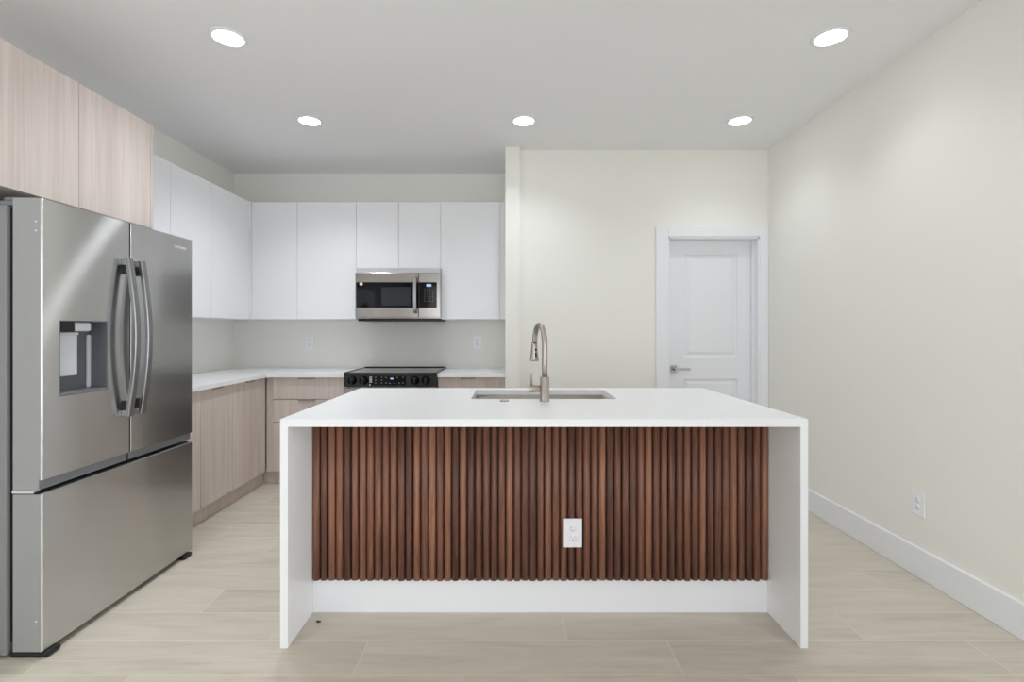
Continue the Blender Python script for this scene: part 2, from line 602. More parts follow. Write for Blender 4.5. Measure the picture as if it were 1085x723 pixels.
# rear wall with a wide glazed opening added behind the camera for fill light
bm = bmesh.new()
add_box(bm, XL, -2.1, YR - T, YR, 0, H)
add_box(bm, 1.7, XR, YR - T, YR, 0, H)
add_box(bm, -2.1, 1.7, YR - T, YR, 2.4, H)
struct('wall_rear', bm, 'wall')
w1 = struct('added_rear_window', box(-2.1, 1.7, YR - 0.07, YR - 0.06, 0.06, 2.36), 'glass')  # unseen rear glazing, added as a source of fill light
bm = bmesh.new()
for x in (-2.1, -0.83, 0.43, 1.66):
    add_box(bm, x, x + 0.05, YR - 0.1, YR - 0.03, 0.0, 2.4)
add_box(bm, -2.1, 1.71, YR - 0.1, YR - 0.03, 2.35, 2.4)
add_box(bm, -2.1, 1.71, YR - 0.1, YR - 0.03, 0.0, 0.06)
struct('added_window_frame', bm, 'alu', w1)

# baseboards
def baseboard(name, x0, x1, y0, y1):
    struct(name, box(x0, x1, y0, y1, 0, 0.152, bevel=0.003, seg=1), 'trim')
baseboard('baseboard_right', XR - 0.016, XR, WY1, YD - 0.001)
baseboard('baseboard_back', 0.100, DX0 - 0.102, YD - 0.016, YD)
baseboard('baseboard_partition', -0.034, 0.083, 3.969, 3.985)

# door casing
bm = bmesh.new()
add_box(bm, DX0 - 0.101, DX0, YD - 0.018, YD, 0, DZ + 0.083, bevel=0.003, seg=1)
add_box(bm, DX1, XR - 0.001, YD - 0.018, YD, 0, DZ + 0.083, bevel=0.003, seg=1)
add_box(bm, DX0, DX1, YD - 0.018, YD, DZ, DZ + 0.083, bevel=0.003, seg=1)
# jambs and stop
add_box(bm, DX0 - 0.001, DX0 + 0.012, YD - 0.01, YD + T, 0, DZ)
add_box(bm, DX1 - 0.012, DX1 + 0.001, YD - 0.01, YD + T, 0, DZ)
add_box(bm, DX0, DX1, YD - 0.01, YD + T, DZ - 0.012, DZ + 0.001)
add_box(bm, DX1 - 0.024, DX1 - 0.011, YD + 0.06, YD + 0.098, 0, DZ - 0.012)
add_box(bm, DX0 + 0.011, DX0 + 0.02, YD + 0.06, YD + 0.098, 0, DZ - 0.012)
struct('trim_1', bm, 'trim')

# two-panel door leaf with moulded raised panels
def door_leaf():
    y = YD + 0.100
    bm = bmesh.new()
    x0, x1, z0, z1 = DX0 + 0.013, DX1 - 0.013, 0.008, DZ - 0.014
    panels = [(1.46, 1.905, 0.23, 0.862), (1.46, 1.905, 1.045, 1.905)]
    add_box(bm, x0, x1, y + 0.012, y + 0.035, z0, z1)
    xs = [x0, panels[0][0], panels[0][1], x1]
    zs = [z0, 0.23, 0.862, 1.045, 1.905, z1]
    for i in range(3):
        for j in range(5):
            if i == 1 and j in (1, 3):
                a, b, c, d = xs[1], xs[2], zs[j], zs[j + 1]
                loops = [(0, 0), (0.006, 0.0115), (0.024, 0.011), (0.040, 0.003)]
                prev = None
                for ins, dep in loops:
                    L = [bm.verts.new(p) for p in ((a + ins, y + dep, c + ins), (b - ins, y + dep, c + ins), (b - ins, y + dep, d - ins), (a + ins, y + dep, d - ins))]
                    if prev:
                        for k in range(4):
                            bm.faces.new((prev[k], prev[(k + 1) % 4], L[(k + 1) % 4], L[k]))
                    prev = L
                bm.faces.new(prev)
            else:
                bm.faces.new([bm.verts.new(p) for p in ((xs[i], y, zs[j]), (xs[i + 1], y, zs[j]), (xs[i + 1], y, zs[j + 1]), (xs[i], y, zs[j + 1]))])
    for (xa, za, xb, zb) in ((x0, z0, x1, z0), (x1, z0, x1, z1), (x1, z1, x0, z1), (x0, z1, x0, z0)):
        bm.faces.new([bm.verts.new(p) for p in ((xa, y, za), (xb, y, zb), (xb, y + 0.012, zb), (xa, y + 0.012, za))])
    bmesh.ops.remove_doubles(bm, verts=bm.verts, dist=1e-5)
    return bm
d1 = struct('door_1', door_leaf(), 'trim')
ly = YD + 0.100
hs = obj('door_handle', box(1.333, 1.397, ly - 0.010, ly, 0.913, 0.977, bevel=0.002, seg=1), 'lever', d1)
bm = bmesh.new()
add_tube(bm, [(1.365, ly - 0.008, 0.945), (1.365, ly - 0.048, 0.945)], 0.011)
add_box(bm, 1.352, 1.495, ly - 0.056, ly - 0.044, 0.935, 0.955, bevel=0.003)
obj('lever', bm, 'lever', hs)
obj('lock_button', tube([(1.357, ly - 0.0565, 0.945), (1.357, ly - 0.0575, 0.945)], 0.008), 'black', hs)

# ---------------------------------------------------------------- island
IX0, IX1 = -0.916, 1.191
IY0, IY1 = 1.977, 3.047
ZT, ZB = 0.914, 0.884
SY = 2.213            # front of the flutes
SKX0, SKX1, SKY0, SKY1 = -0.20, 0.555, 2.56, 2.955

isl_top = thing('island_countertop', (0.14, IY0, 0), 'thick white quartz waterfall countertop wrapping the kitchen island', 'countertop')
bm = bmesh.new()
add_ring_slab(bm, IX0, IX1, IY0, IY1, ZB, ZT, SKX0, SKX1, SKY0, SKY1)
obj('top_slab', bm, 'quartz', isl_top)
obj('waterfall_panel', box(IX0, -0.885, IY0, IY1, 0, ZB), 'quartz', isl_top)
obj('waterfall_panel', box(1.161, IX1, IY0, IY1, 0, ZB), 'quartz', isl_top)

isl = thing('island_cabinet', (0.14, 2.24, 0), 'island cabinet faced with reddish brown fluted wood slats above a white base', 'cabinet')
# carcass: a hollow box so that the sink bowl hangs inside it
bm = bmesh.new()
add_box(bm, -0.884, 1.160, 2.245, 2.262, 0, ZB)
add_box(bm, -0.884, -0.866, 2.262, 3.0, 0.1, ZB)
add_box(bm, 1.142, 1.160, 2.262, 3.0, 0.1, ZB)
add_box(bm, -0.866, 1.142, 2.262, 3.0, 0.1, 0.118)
add_box(bm, -0.866, 1.142, 2.93, 2.945, 0.0, 0.1)
obj('carcass', bm, 'pale_wood', isl)
for k in range(4):
    a = -0.884 + k * 0.511
    fd = obj('door', box(a + 0.002, a + 0.509, 3.0, 3.018, 0.105, ZB - 0.004, bevel=0.0015, seg=1), 'pale_wood', isl)
# fluted walnut facing: rounded battens side by side on a dark backing board
bm = bmesh.new()
add_box(bm, SLAT_X0 + 0.001, SLAT_X0 + 2.045, 2.238, 2.2449, 0.152, ZB - 0.0005, mi=1)
for f in bm.faces: f.material_index = 1
rnd = random.Random(5)
for i in range(SLAT_N):
    xc = SLAT_X0 + (i + 0.5) * SLAT_PITCH
    hw = SLAT_PITCH * 0.455
    zb = 0.149 + rnd.uniform(-0.0015, 0.0015)
    prof = []
    for k in range(13):
        a = math.pi * k / 12
        cx, sy = math.cos(a), math.sin(a)
        px = -hw * (abs(cx) ** 0.75) * (1 if cx >= 0 else -1)
        py = 2.238 - (2.238 - SY) * (sy ** 0.75 if sy > 1e-6 else 0)
        prof.append((xc + px, py))
    lo = [bm.verts.new((p[0], p[1], zb)) for p in prof]
    hi = [bm.verts.new((p[0], p[1], ZB - 0.0005)) for p in prof]
    for k in range(12):
        f = bm.faces.new((lo[k], lo[k + 1], hi[k + 1], hi[k])); f.smooth = True
    bm.faces.new(list(reversed(lo))); bm.faces.new(hi)
obj('slat_panel', bm, ['walnut', 'walnut_dark'], isl)
obj('plinth_board', box(-0.8845, 1.1605, 2.228, 2.2449, 0, 0.147, bevel=0.001, seg=1), 'white_lacquer', isl, 'white base board under the slats')

# sink: an open steel bowl hung under the cut-out
sink = thing('sink', (0.18, 2.75, 0.66), 'undermount stainless steel sink set into the white island top', 'sink')
bm = bmesh.new()
def rrect(x0, x1, y0, y1, r, z, n=5):
    out = []
    for cx, cy, a0 in ((x1 - r, y1 - r, 0), (x0 + r, y1 - r, 90), (x0 + r, y0 + r, 180), (x1 - r, y0 + r, 270)):
        for k in range(n + 1):
            a = R(a0 + 90 * k / n)
            out.append((cx + r * math.cos(a), cy + r * math.sin(a), z))
    return out
def loft(bm, loops, smooth=True, close_first=False, close_last=False):
    vs = [[bm.verts.new(p) for p in L] for L in loops]
    for i in range(len(vs) - 1):
        n = len(vs[i])
        for k in range(n):
            f = bm.faces.new((vs[i][k], vs[i][(k + 1) % n], vs[i + 1][(k + 1) % n], vs[i + 1][k])); f.smooth = smooth
    if close_first: bm.faces.new(list(reversed(vs[0])))
    if close_last: bm.faces.new(vs[-1])
sx0, sx1, sy0, sy1 = SKX0 + 0.004, SKX1 - 0.004, SKY0 + 0.004, SKY1 - 0.004
loft(bm, [rrect(sx0 - 0.02, sx1 + 0.02, sy0 - 0.02, sy1 - 0.0 + 0.02, 0.02, ZB - 0.0035),
          rrect(sx0 - 0.02, sx1 + 0.02, sy0 - 0.02, sy1 + 0.02, 0.02, ZB - 0.001),
          rrect(sx0, sx1, sy0, sy1, 0.02, ZB - 0.001),
          rrect(sx0 + 0.002, sx1 - 0.002, sy0 + 0.002, sy1 - 0.002, 0.02, 0.70),
          rrect(sx0 + 0.02, sx1 - 0.02, sy0 + 0.02, sy1 - 0.02, 0.02, 0.675)], close_last=True)
obj('bowl', bm, 'steel_sink', sink)
obj('drain', lathe([(0, 0.004), (0.02, 0.004), (0.035, 0.006), (0.045, 0.001)], (0.18, 2.76, 0.675)), 'steel', sink)

# faucet
fau = thing('faucet', (0.176, 2.49, ZT), 'tall brushed nickel gooseneck pull-down faucet standing by the sink', 'faucet')
fx, fy = 0.176, 2.49
obj('base', lathe([(0, 0), (0.0255, 0), (0.0255, 0.004), (0.0230, 0.006), (0.0230, 0.118), (0.0215, 0.121), (0.0, 0.121)], (fx, fy, ZT)), 'nickel', fau)
rad = 0.098
dirv = Vector((-0.040, 0.19, 0)).normalized()
zc = 1.199
pts = [Vector((fx, fy, ZT + 0.119)), Vector((fx, fy, 1.10)), Vector((fx, fy, zc))]
for k in range(1, 19):
    a = math.pi * k / 18
    pts.append(Vector((fx, fy, zc)) + dirv * (rad - rad * math.cos(a)) + Vector((0, 0, rad * math.sin(a))))
end = pts[-1]
obj('neck', tube(pts, 0.0142, seg=20), 'nickel', fau)
hd = Vector((end.x - 0.002, end.y + 0.002, 0))
hp = [Vector((hd.x, hd.y, z)) for z in (1.200, 1.196, 1.185, 1.150, 1.115, 1.106, 1.103)]
head = obj('spray_head', tube(hp, [0.0148, 0.0162, 0.0168, 0.0195, 0.0235, 0.0235, 0.021], seg=20), 'nickel', fau)
obj('spray_button', box(hd.x + 0.002, hd.x + 0.0125, hd.y - 0.0222, hd.y - 0.012, 1.121, 1.149, bevel=0.002, seg=1), 'black', head)
obj('spray_button', box(hd.x + 0.002, hd.x + 0.0125, hd.y - 0.0195, hd.y - 0.010, 1.158, 1.170, bevel=0.002, seg=1), 'black', head)
hnd = obj('handle', lathe([(0, 0.02), (0.017, 0.02), (0.017, 0.048), (0.0185, 0.052), (0.0195, 0.053), (0.0195, 0.078), (0.018, 0.081), (0, 0.081)], (fx - 0.0, fy, 0.976), axis='X'), 'nickel', fau)
# lathe along +X: mirror it to the left of the body
for v in hnd.data.vertices: v.co.x = -v.co.x
hnd.data.flip_normals()
obj('lever', tube([(fx - 0.067, fy, 0.99), (fx - 0.067, fy, 1.050), (fx - 0.067, fy, 1.056)], [0.0055, 0.0055, 0.004], seg=12), 'nickel', hnd)
tag(obj('tap_hole_cover', lathe([(0, 0.0), (0.0235, 0.0), (0.0235, 0.003), (0.021, 0.0055), (0.0, 0.006)], (-0.026, 2.482, ZT)), 'nickel'), 'small flat round nickel cap on the island top left of the faucet', 'cap')

# ---------------------------------------------------------------- electrical outlets
def outlet(loc, label, mat, w=0.081, h=0.128):
    o = thing('wall_outlet', (0, 0, 0), label, 'outlet', 'power outlets')
    pl = obj('cover_plate', box(-w / 2, w / 2, -0.006, 0.0, -h / 2, h / 2, bevel=0.002, seg=2), mat, o)
    for sg in (-1, 1):
        z = sg * 0.0205
        bm = bmesh.new()
        add_lathe(bm, [(0.0165, -0.0058), (0.0160, -0.0066), (0, -0.0066)], (0, 0, z), axis='Y', seg=20)
        nf = len(bm.faces)
        for dx, hh in ((-0.0062, 0.0045), (0.0062, 0.0036)):
            add_box(bm, dx - 0.0008, dx + 0.0008, -0.0069, -0.0064, z + 0.005 - hh, z + 0.005 + hh)
        add_tube(bm, [(0, -0.0064, z - 0.008), (0, -0.0069, z - 0.008)], 0.0022, seg=10, smooth=False)
        bm.faces.ensure_lookup_table()
        for f in bm.faces[nf:]: f.material_index = 1
        obj('socket', bm, [mat, 'slot'], pl)
    o.location = loc
    return o
oi = outlet((0.282, SY - 0.0005, 0.3655), 'white duplex outlet set in the brown fluted island front', 'outlet')
dup(oi, (XR, 2.556, 0.378), R(-90), 'white duplex outlet low on the cream right wall above the baseboard')
ob = dup(oi, (-0.304, YB - 0.0005, 1.157), 0, 'white duplex outlet on the backsplash right of the range under the tall cabinet')
dup(oi, (-1.883, YB - 0.0005, 1.157), 0, 'white duplex outlet on the backsplash left of the range near the corner')

# ---------------------------------------------------------------- base cabinets and counters along the walls
def pull_y(x0, x1, yf, z, parent):
    """slim edge pull on a front that faces -Y"""
    return obj('edge_pull', box(x0, x1, yf - 0.012, yf + 0.004, z - 0.010, z + 0.002, bevel=0.001, seg=1), 'bronze', parent)
def pull_x(y0, y1, xf, z, parent):
    return obj('edge_pull', box(xf - 0.004, xf + 0.012, y0, y1, z - 0.010, z + 0.002, bevel=0.001, seg=1), 'bronze', parent)

DB = 4.06         # plane of the back run's fronts
G = 0.0018
# left run: fronts face +X at X = -2.0
FX = -2.0
def left_base(y0, y1, d0, d1, label):
    c = thing('base_cabinet', (-2.3, (y0 + y1) / 2, 0), label, 'cabinet', 'pale wood base cabinets')
    bm = bmesh.new()
    add_box(bm, XL + 0.001, FX - 0.0195, y0 + 0.0005, y1 - 0.0005, 0.106, 0.8835)
    obj('carcass', bm, 'pale_wood', c)
    obj('toe_kick', box(-2.060, -2.042, y0 + 0.0005, min(y1, 4.1195) - 0.0005, 0, 0.106), 'pale_wood', c)
    d = obj('door', box(FX - 0.019, FX, d0 + G, d1 - G, 0.110, 0.880, bevel=0.001, seg=1), 'pale_wood', c)
    return c, d
c, d = left_base(2.84, 3.577, 3.207, 3.577, 'pale wood base cabinet beside the refrigerator under the left counter')
obj('filler_strip', box(FX - 0.019, FX - 0.001, 2.842, 3.205, 0.110, 0.880, bevel=0.001, seg=1), 'pale_wood', c)
pull_x(3.34, 3.45, FX, 0.880, d)
c, d = left_base(3.577, 4.655, 3.577, 4.058, 'pale wood base cabinet in the left corner of the kitchen, door facing the island')
pull_x(3.76, 3.87, FX, 0.880, d)
obj('filler_strip', box(-1.9985, -1.940, DB + 0.014, DB + 0.032, 0.108, 0.8825), 'pale_wood', c)
obj('toe_kick', box(-2.042, -1.9390, DB + 0.060, DB + 0.078, 0, 0.106), 'pale_wood', c)

# back run, drawers facing the camera
def drawer_bank(x0, x1, splits, label, pulls):
    c = thing('drawer_cabinet', ((x0 + x1) / 2, 4.35, 0), label, 'cabinet', 'pale wood base cabinets')
    obj('carcass', box(x0 + 0.0005, x1 - 0.0005, DB + 0.0195, YB - 0.001, 0.106, 0.8835), 'pale_wood', c)
    obj('toe_kick', box(x0 + 0.0005, x1 - 0.0005, DB + 0.060, DB + 0.078, 0, 0.106), 'pale_wood', c)
    for z0, z1 in splits:
        d = obj('drawer', box(x0 + G, x1 - G, DB, DB + 0.019, z0 + 0.003, z1 - 0.003, bevel=0.001, seg=1), 'pale_wood', c)
        pull_y(pulls[0], pulls[1], DB, z1 - 0.003, d)
    return c
c = drawer_bank(-1.938, -1.349, [(0.107, 0.516), (0.516, 0.702), (0.702, 0.883)],
            'pale wood drawer cabinet left of the range', (-1.730, -1.590))
c = drawer_bank(-0.589, -0.085, [(0.107, 0.516), (0.516, 0.702), (0.702, 0.883)],
            'pale wood drawer cabinet right of the range against the wall end', (-0.405, -0.280))
obj('filler_strip', box(-0.084, -0.037, DB + 0.004, DB + 0.022, 0.0, 0.8825), 'pale_wood', c)

# worktops
bm = bmesh.new()
vs = [(XL + 0.001, 2.842), (-1.977, 2.842), (-1.977, 4.038), (-1.3485, 4.038), (-1.3485, YB - 0.001), (XL + 0.001, YB - 0.001)]
lo = [bm.verts.new((x, y, ZB)) for x, y in vs]; hi = [bm.verts.new((x, y, ZT)) for x, y in vs]
bm.faces.new(list(reversed(lo))); bm.faces.new(hi)
for k in range(6):
    bm.faces.new((lo[k], lo[(k + 1) % 6], hi[(k + 1) % 6], hi[k]))
tag(obj('countertop', bm, 'quartz'), 'white quartz L-shaped countertop running along the left wall into the corner', 'countertop')
tag(obj('countertop', box(-0.590, -0.036, 4.038, YB - 0.001, ZB, ZT, bevel=0.001, seg=1), 'quartz'), 'short white quartz countertop right of the range', 'countertop')

# ---------------------------------------------------------------- wall cabinets
UY, UX = 4.33, -2.26
UZ0, UZ1 = 1.365, 2.390
def upper_back(x0, x1, doors, z0, label):
    c = thing('wall_cabinet', ((x0 + x1) / 2, 4.5, z0), label, 'cabinet', 'white wall cabinets')
    obj('carcass', box(x0 + 0.0003, x1 - 0.0003, UY + 0.0195, YB - 0.001, z0, UZ1), 'white_lacquer', c)
    for a, b in doors:
        obj('door', box(a + 0.0014, b - 0.0014, UY, UY + 0.019, z0, UZ1 - 0.001, bevel=0.001, seg=1), 'white_lacquer', c)
    return c
s = F_PX / UY
def ux(px): return (px - 540) / s
xa, xb, xc_, xd, xe, xf = ux(266.8), ux(314.8), ux(377.4), ux(422.2), ux(466.9), ux(529.3)
upper_back(xa, xb, [(xa, xb)], UZ0, 'narrower tall white wall cabinet in the corner of the back wall')
upper_back(xb, xc_, [(xb, xc_)], UZ0, 'tall white wall cabinet just left of the microwave')
upper_back(xc_, xe, [(xc_, xd), (xd, xe)], 1.808, 'short white two-door wall cabinet above the microwave')
c = upper_back(xe, xf, [(xe, xf)], UZ0, 'tall white wall cabinet right of the microwave')
obj('filler_panel', box(xf + 0.0005, -0.0365, UY + 0.006, UY + 0.30, UZ0, UZ1 - 0.001), 'white_lacquer', c)

def upper_left(y0, y1, d0, d1, label):
    c = thing('wall_cabinet', (-2.42, (y0 + y1) / 2, UZ0), label, 'cabinet', 'white wall cabinets')
    obj('carcass', box(XL + 0.001, UX - 0.0195, y0 + 0.0003, y1 - 0.0003, UZ0, UZ1), 'white_lacquer', c)
    obj('door', box(UX - 0.019, UX, d0 + 0.0014, d1 - 0.0014, UZ0, UZ1 - 0.001, bevel=0.001, seg=1), 'white_lacquer', c)
    return c
upper_left(2.855, 3.302, 2.855, 3.302, 'white wall cabinet on the left wall touching the pale wood cabinet')
upper_left(3.302, 3.755, 3.302, 3.755, 'white wall cabinet on the left wall, second from the pale wood cabinet')
c = upper_left(3.755, 4.658, 3.755, 4.30, 'white wall cabinet on the left wall in the far corner')
obj('filler_panel', box(UX - 0.0185, xa - 0.0005, 4.302, UY + 0.012, UZ0, UZ1 - 0.001), 'white_lacquer', c)

# over-fridge cabinets in pale wood
PX = -1.975
pc = thing('overhead_cabinet', (-2.28, 2.27, 1.83), 'pale wood two-door overhead cabinet above the steel refrigerator', 'cabinet')
obj('carcass', box(XL + 0.001, PX - 0.0195, 1.80, 2.745, 1.83, 2.405), 'pale_wood', pc)
for a, b in ((1.80, 2.2705), (2.2705, 2.728)):
    obj('door', box(PX - 0.019, PX, a + 0.0015, b - 0.0015, 1.831, 2.404, bevel=0.001, seg=1), 'pale_wood', pc)
obj('end_panel', box(PX - 0.30, PX, 2.729, 2.7449, 1.831, 2.404), 'pale_wood', pc)

# ---------------------------------------------------------------- refrigerator
fr = thing('refrigerator', (-2.2, 2.36, 0), 'large stainless steel french-door refrigerator with two arched handles and a dispenser', 'refrigerator')
FRX = -1.805          # front plane
FY0, FYM, FY1 = 1.912, 2.357, 2.820
DBX = -1.917          # back of the doors
obj('case', box(-2.57, -1.937, 1.905, 2.825, 0.016, 1.752, bevel=0.004), 'case_grey', fr)
obj('gasket', box(-1.9365, DBX + 0.001, 1.922, 2.810, 0.06, 1.745), 'black', fr)
# hinge covers on the top
for a, b in ((1.915, 2.02), (2.71, 2.815)):
    bm = bmesh.new()
    add_box(bm, -2.10, -1.87, a, b, 1.7525, 1.772, bevel=0.004)
    add_box(bm, -1.96, -1.845, a + 0.004, a + 0.05, 1.7725, 1.786, bevel=0.004)
    obj('hinge_cover', bm, 'plastic_grey', fr)

def fridge_door(name, y0, y1, z0, z1, inner=None):
    """steel front wrapping softly rounded edges, painted sides; inner = the side that faces the other door"""
    bm = bmesh.new()
    prof = []
    r0 = 0.004 if inner == 0 else 0.006
    r1 = 0.004 if inner == 1 else 0.006
    for k in range(5):
        a = R(-90 + 90 * k / 4)
        prof.append((FRX - r0 + r0 * math.cos(a), y0 + r0 + r0 * math.sin(a)))
    for k in range(5):
        a = R(0 + 90 * k / 4)
        prof.append((FRX - r1 + r1 * math.cos(a), y1 - r1 + r1 * math.sin(a)))
    prof += [(DBX, y1), (DBX, y0)]
    lo = [bm.verts.new((x, y, z0)) for x, y in prof]
    hi = [bm.verts.new((x, y, z1)) for x, y in prof]
    bm.faces.new(list(reversed(lo))).material_index = 1
    bm.faces.new(hi).material_index = 1
    n = len(prof)
    for k in range(n):
        f = bm.faces.new((lo[k], lo[(k + 1) % n], hi[(k + 1) % n], hi[k]))
        if k == n - 1: f.material_index = 2 if inner == 0 else 1
        if k == n - 3: f.material_index = 2 if inner == 1 else 1
        if k == n - 2: f.material_index = 1
    return obj(name, bm, ['steel_fridge', 'door_edge', 'plastic_dark'], fr)
LD = fridge_door('door', FY0, FYM - 0.004, 0.652, 1.780, 1)
RD = fridge_door('door', FYM + 0.004, FY1, 0.652, 1.780, 0)
DR = fridge_door('freezer_drawer', FY0, FY1, 0.027, 0.634)
# finger-grip cut along the lower front edge of both doors
for D, a, b in ((LD, FY0 + 0.0, FYM), (RD, FYM, FY1)):
    boolean_cut(D, [box(FRX - 0.014, FRX + 0.05, a - 0.02, b + 0.02, 0.60, 0.690)])
    obj('grip_strip', box(FRX - 0.030, FRX - 0.0135, a + 0.004, b - 0.004, 0.653, 0.690), 'plastic_grey', D)
obj('top_rail', box(FRX - 0.075, FRX - 0.02, FY0 + 0.006, FY1 - 0.006, 0.634, 0.641), 'black', DR)
obj('hinge', box(-1.925, -1.84, FY0 + 0.002, FY0 + 0.03, 0.6365, 0.650, bevel=0.003), 'plastic_light', fr)
# dispenser recess in the near door
RY0, RY1, RZ0, RZ1, RDX = 1.987, 2.222, 1.003, 1.309, FRX - 0.083
boolean_cut(LD, [box(RDX, FRX + 0.05, RY0, RY1, RZ0, RZ1)])
e = 0.0012
bm = bmesh.new()
add_box(bm, RDX + e, RDX + 0.003, RY0 + e, RY1 - e, RZ0 + e, RZ1 - e)                     # back
add_box(bm, RDX + 0.003, FRX - 0.001, RY1 - 0.004, RY1 - e, RZ0 + e, RZ1 - e)             # far cheek
add_box(bm, RDX + 0.003, FRX - 0.001, RY0 + e, RY0 + 0.004, RZ0 + e, RZ1 - e)             # near cheek
add_box(bm, RDX + 0.003, FRX - 0.001, RY0 + 0.004, RY1 - 0.004, RZ1 - 0.004, RZ1 - e)     # roof
disp = obj('dispenser', bm, 'dispenser_grey', fr)
obj('drip_tray', box(RDX + 0.003, FRX - 0.001, RY0 + 0.004, RY1 - 0.004, RZ0 + e, RZ0 + 0.012, bevel=0.001, seg=1), 'plastic_grey', disp)
obj('corner_trim', box(RDX + 0.003, RDX + 0.016, RY1 - 0.022, RY1 - 0.004, RZ0 + 0.012, RZ1 - 0.06, bevel=0.004), 'plastic_light', disp)
obj('water_nozzle', box(RDX + 0.003, FRX - 0.012, 2.07, 2.155, RZ1 - 0.044, RZ1 - 0.005, bevel=0.008), 'plastic_light', disp)
obj('ice_chute', box(RDX + 0.003, FRX - 0.008, RY0 + 0.006, 2.068, RZ1 - 0.046, RZ1 - 0.005, bevel=0.004), 'black', disp)
bm = bmesh.new()
add_box(bm, RDX + 0.030, RDX + 0.042, 2.022, 2.118, RZ0 + 0.075, RZ1 - 0.058, bevel=0.005)
add_box(bm, RDX + 0.003, RDX + 0.042, 2.008, 2.124, RZ1 - 0.060, RZ1 - 0.048, bevel=0.002, seg=1)
obj('paddle', bm, 'plastic_light', disp)
# arched handles
def fridge_handle(y, parent, side):
    z0, z1 = 0.868, 1.603
    path = []
    for k in range(25):
        t = k / 24
        bow = 0.024 + 0.036 * math.sin(math.pi * t)
        path.append((FRX + bow, y, z0 + (z1 - z0) * t))
    bm = bmesh.new()
    add_bar(bm, path, 0.0095, (0, 1, 0), 0.0165, bevel=0.003)
    h = obj('handle', bm, 'steel_handle', parent)
    for za in (z0, z1 - 0.030):
        obj('handle_mount', box(FRX - 0.0005, FRX + 0.0175, y - 0.015, y + 0.015, za + 0.001, za + 0.029, bevel=0.002, seg=1), 'steel_handle', h)
    for za in (z0 + 0.030, z1 - 0.072):
        obj('mount_insert', box(FRX - 0.0005, FRX + 0.0165, y - 0.009, y + 0.009, za, za + 0.042, bevel=0.002, seg=1), 'black', h)
fridge_handle(2.318, LD, 1)
fridge_handle(2.398, RD, -1)
lettering('SAMSUNG', 0.021, 'mark_bright', RD, (FRX + 0.0005, 2.715, 1.722), ROT_PX, 'logo_lettering')
# small caps on the near side of door and drawer
for x, z in ((FRX - 0.022, 1.655), (FRX - 0.022, 1.69)):
    obj('screw_cap', tube([(x, FY0 + 0.001, z), (x, FY0 - 0.002, z)], 0.004, seg=10), 'plastic_light', LD)
obj('screw_cap', tube([(FRX - 0.022, FY0 + 0.001, 0.145), (FRX - 0.022, FY0 - 0.002, 0.145)], 0.004, seg=10), 'plastic_light', DR)
# front feet: low rounded levers that reach out under the drawer
for y in (1.950, 2.765):
    obj('foot', box(-1.9365, -1.788, y - 0.036, y + 0.030, 0.0, 0.0245, bevel=0.010, seg=3), 'black', fr)
obj('toe_grille', box(-1.9365, -1.925, 1.99, 2.725, 0.012, 0.026), 'plastic_dark', fr)
for y in (1.96, 2.77):
    obj('rear_wheel', tube([(-2.50, y - 0.012, 0.0079), (-2.50, y + 0.012, 0.0079)], 0.0078, seg=20), 'black', fr)

# ---------------------------------------------------------------- microwave
MY = 4.27
s = F_PX / MY
def mxp(px): return (px - 540) / s
def mzp(py): return 1.27 + (350 - py) / s
mx0, mx1 = mxp(376.4), mxp(466.8)
mw = thing('microwave', ((mx0 + mx1) / 2, 4.45, 1.36), 'stainless steel microwave with black window hung under the short white cabinet', 'microwave')
mz0, mz1 = mzp(336.2), mzp(289.0)
obj('body', box(mx0, mx1, MY + 0.026, YB - 0.002, mz0 - 0.012, mz1 + 0.036, bevel=0.002, seg=1), 'steel', mw)
obj('vent_strip', box(mx0 + 0.004, mx1 - 0.004, MY + 0.012, MY + 0.0255, mz1 + 0.002, mz1 + 0.034), 'plastic_light', mw)
obj('underside_grille', box(mx0 + 0.012, mx1 + 0.002, MY + 0.030, YB - 0.05, mz0 - 0.034, mz0 - 0.0125, bevel=0.004, seg=1), 'black', mw)
xs_ = mxp(443.5)
dr = obj('door', box(mx0, xs_ - 0.001, MY, MY + 0.025, mz0, mz1, bevel=0.003), 'steel', mw)
wz0, wz1 = mzp(326.2), mzp(299.2)
obj('window', box(mx0 + 0.008, xs_ - 0.001, MY - 0.0015, MY + 0.004, wz0, wz1), 'black_gloss', dr)
obj('window_screen', box(mxp(404), mxp(435.5), MY - 0.0022, MY, wz0 + 0.016, wz1 - 0.042), 'window_mesh', dr)
hx = mxp(440.3)
bm = bmesh.new()
pts = [(hx, MY - 0.004, mzp(331.6)), (hx, MY - 0.022, mzp(330.2))]
for k in range(9):
    t = k / 8
    pts.append((hx, MY - 0.030 - 0.012 * math.sin(math.pi * t), mzp(328.5) + (mzp(297) - mzp(328.5)) * t))
pts += [(hx, MY - 0.022, mzp(295.4)), (hx, MY - 0.004, mzp(294.4))]
add_bar(bm, pts, 0.006, (1, 0, 0), 0.014, bevel=0.003)
obj('handle', bm, 'steel_handle', dr)
obj('sticker', tube([(mxp(382.6), MY - 0.0015, mzp(301)), (mxp(382.6), MY - 0.0025, mzp(301))], 0.014, seg=20, smooth=False), 'outlet', dr)
pn = obj('control_panel', box(xs_ + 0.001, mx1, MY, MY + 0.025, mz0, mz1, bevel=0.003), 'steel', mw)
bm = box(xs_ + 0.004, mxp(462.8), MY - 0.0015, MY + 0.004, wz0, wz1)
nf = len(bm.faces)
for r_ in range(6):
    for c_ in range(4):
        if (r_ + c_ * 2) % 7 == 6: continue
        x = mxp(449.8 + c_ * 2.9); z = mzp(306.5 + r_ * 2.6)
        add_box(bm, x - 0.0035, x + 0.0035, MY - 0.0019, MY, z - 0.0016, z + 0.0016)
bm.faces.ensure_lookup_table()
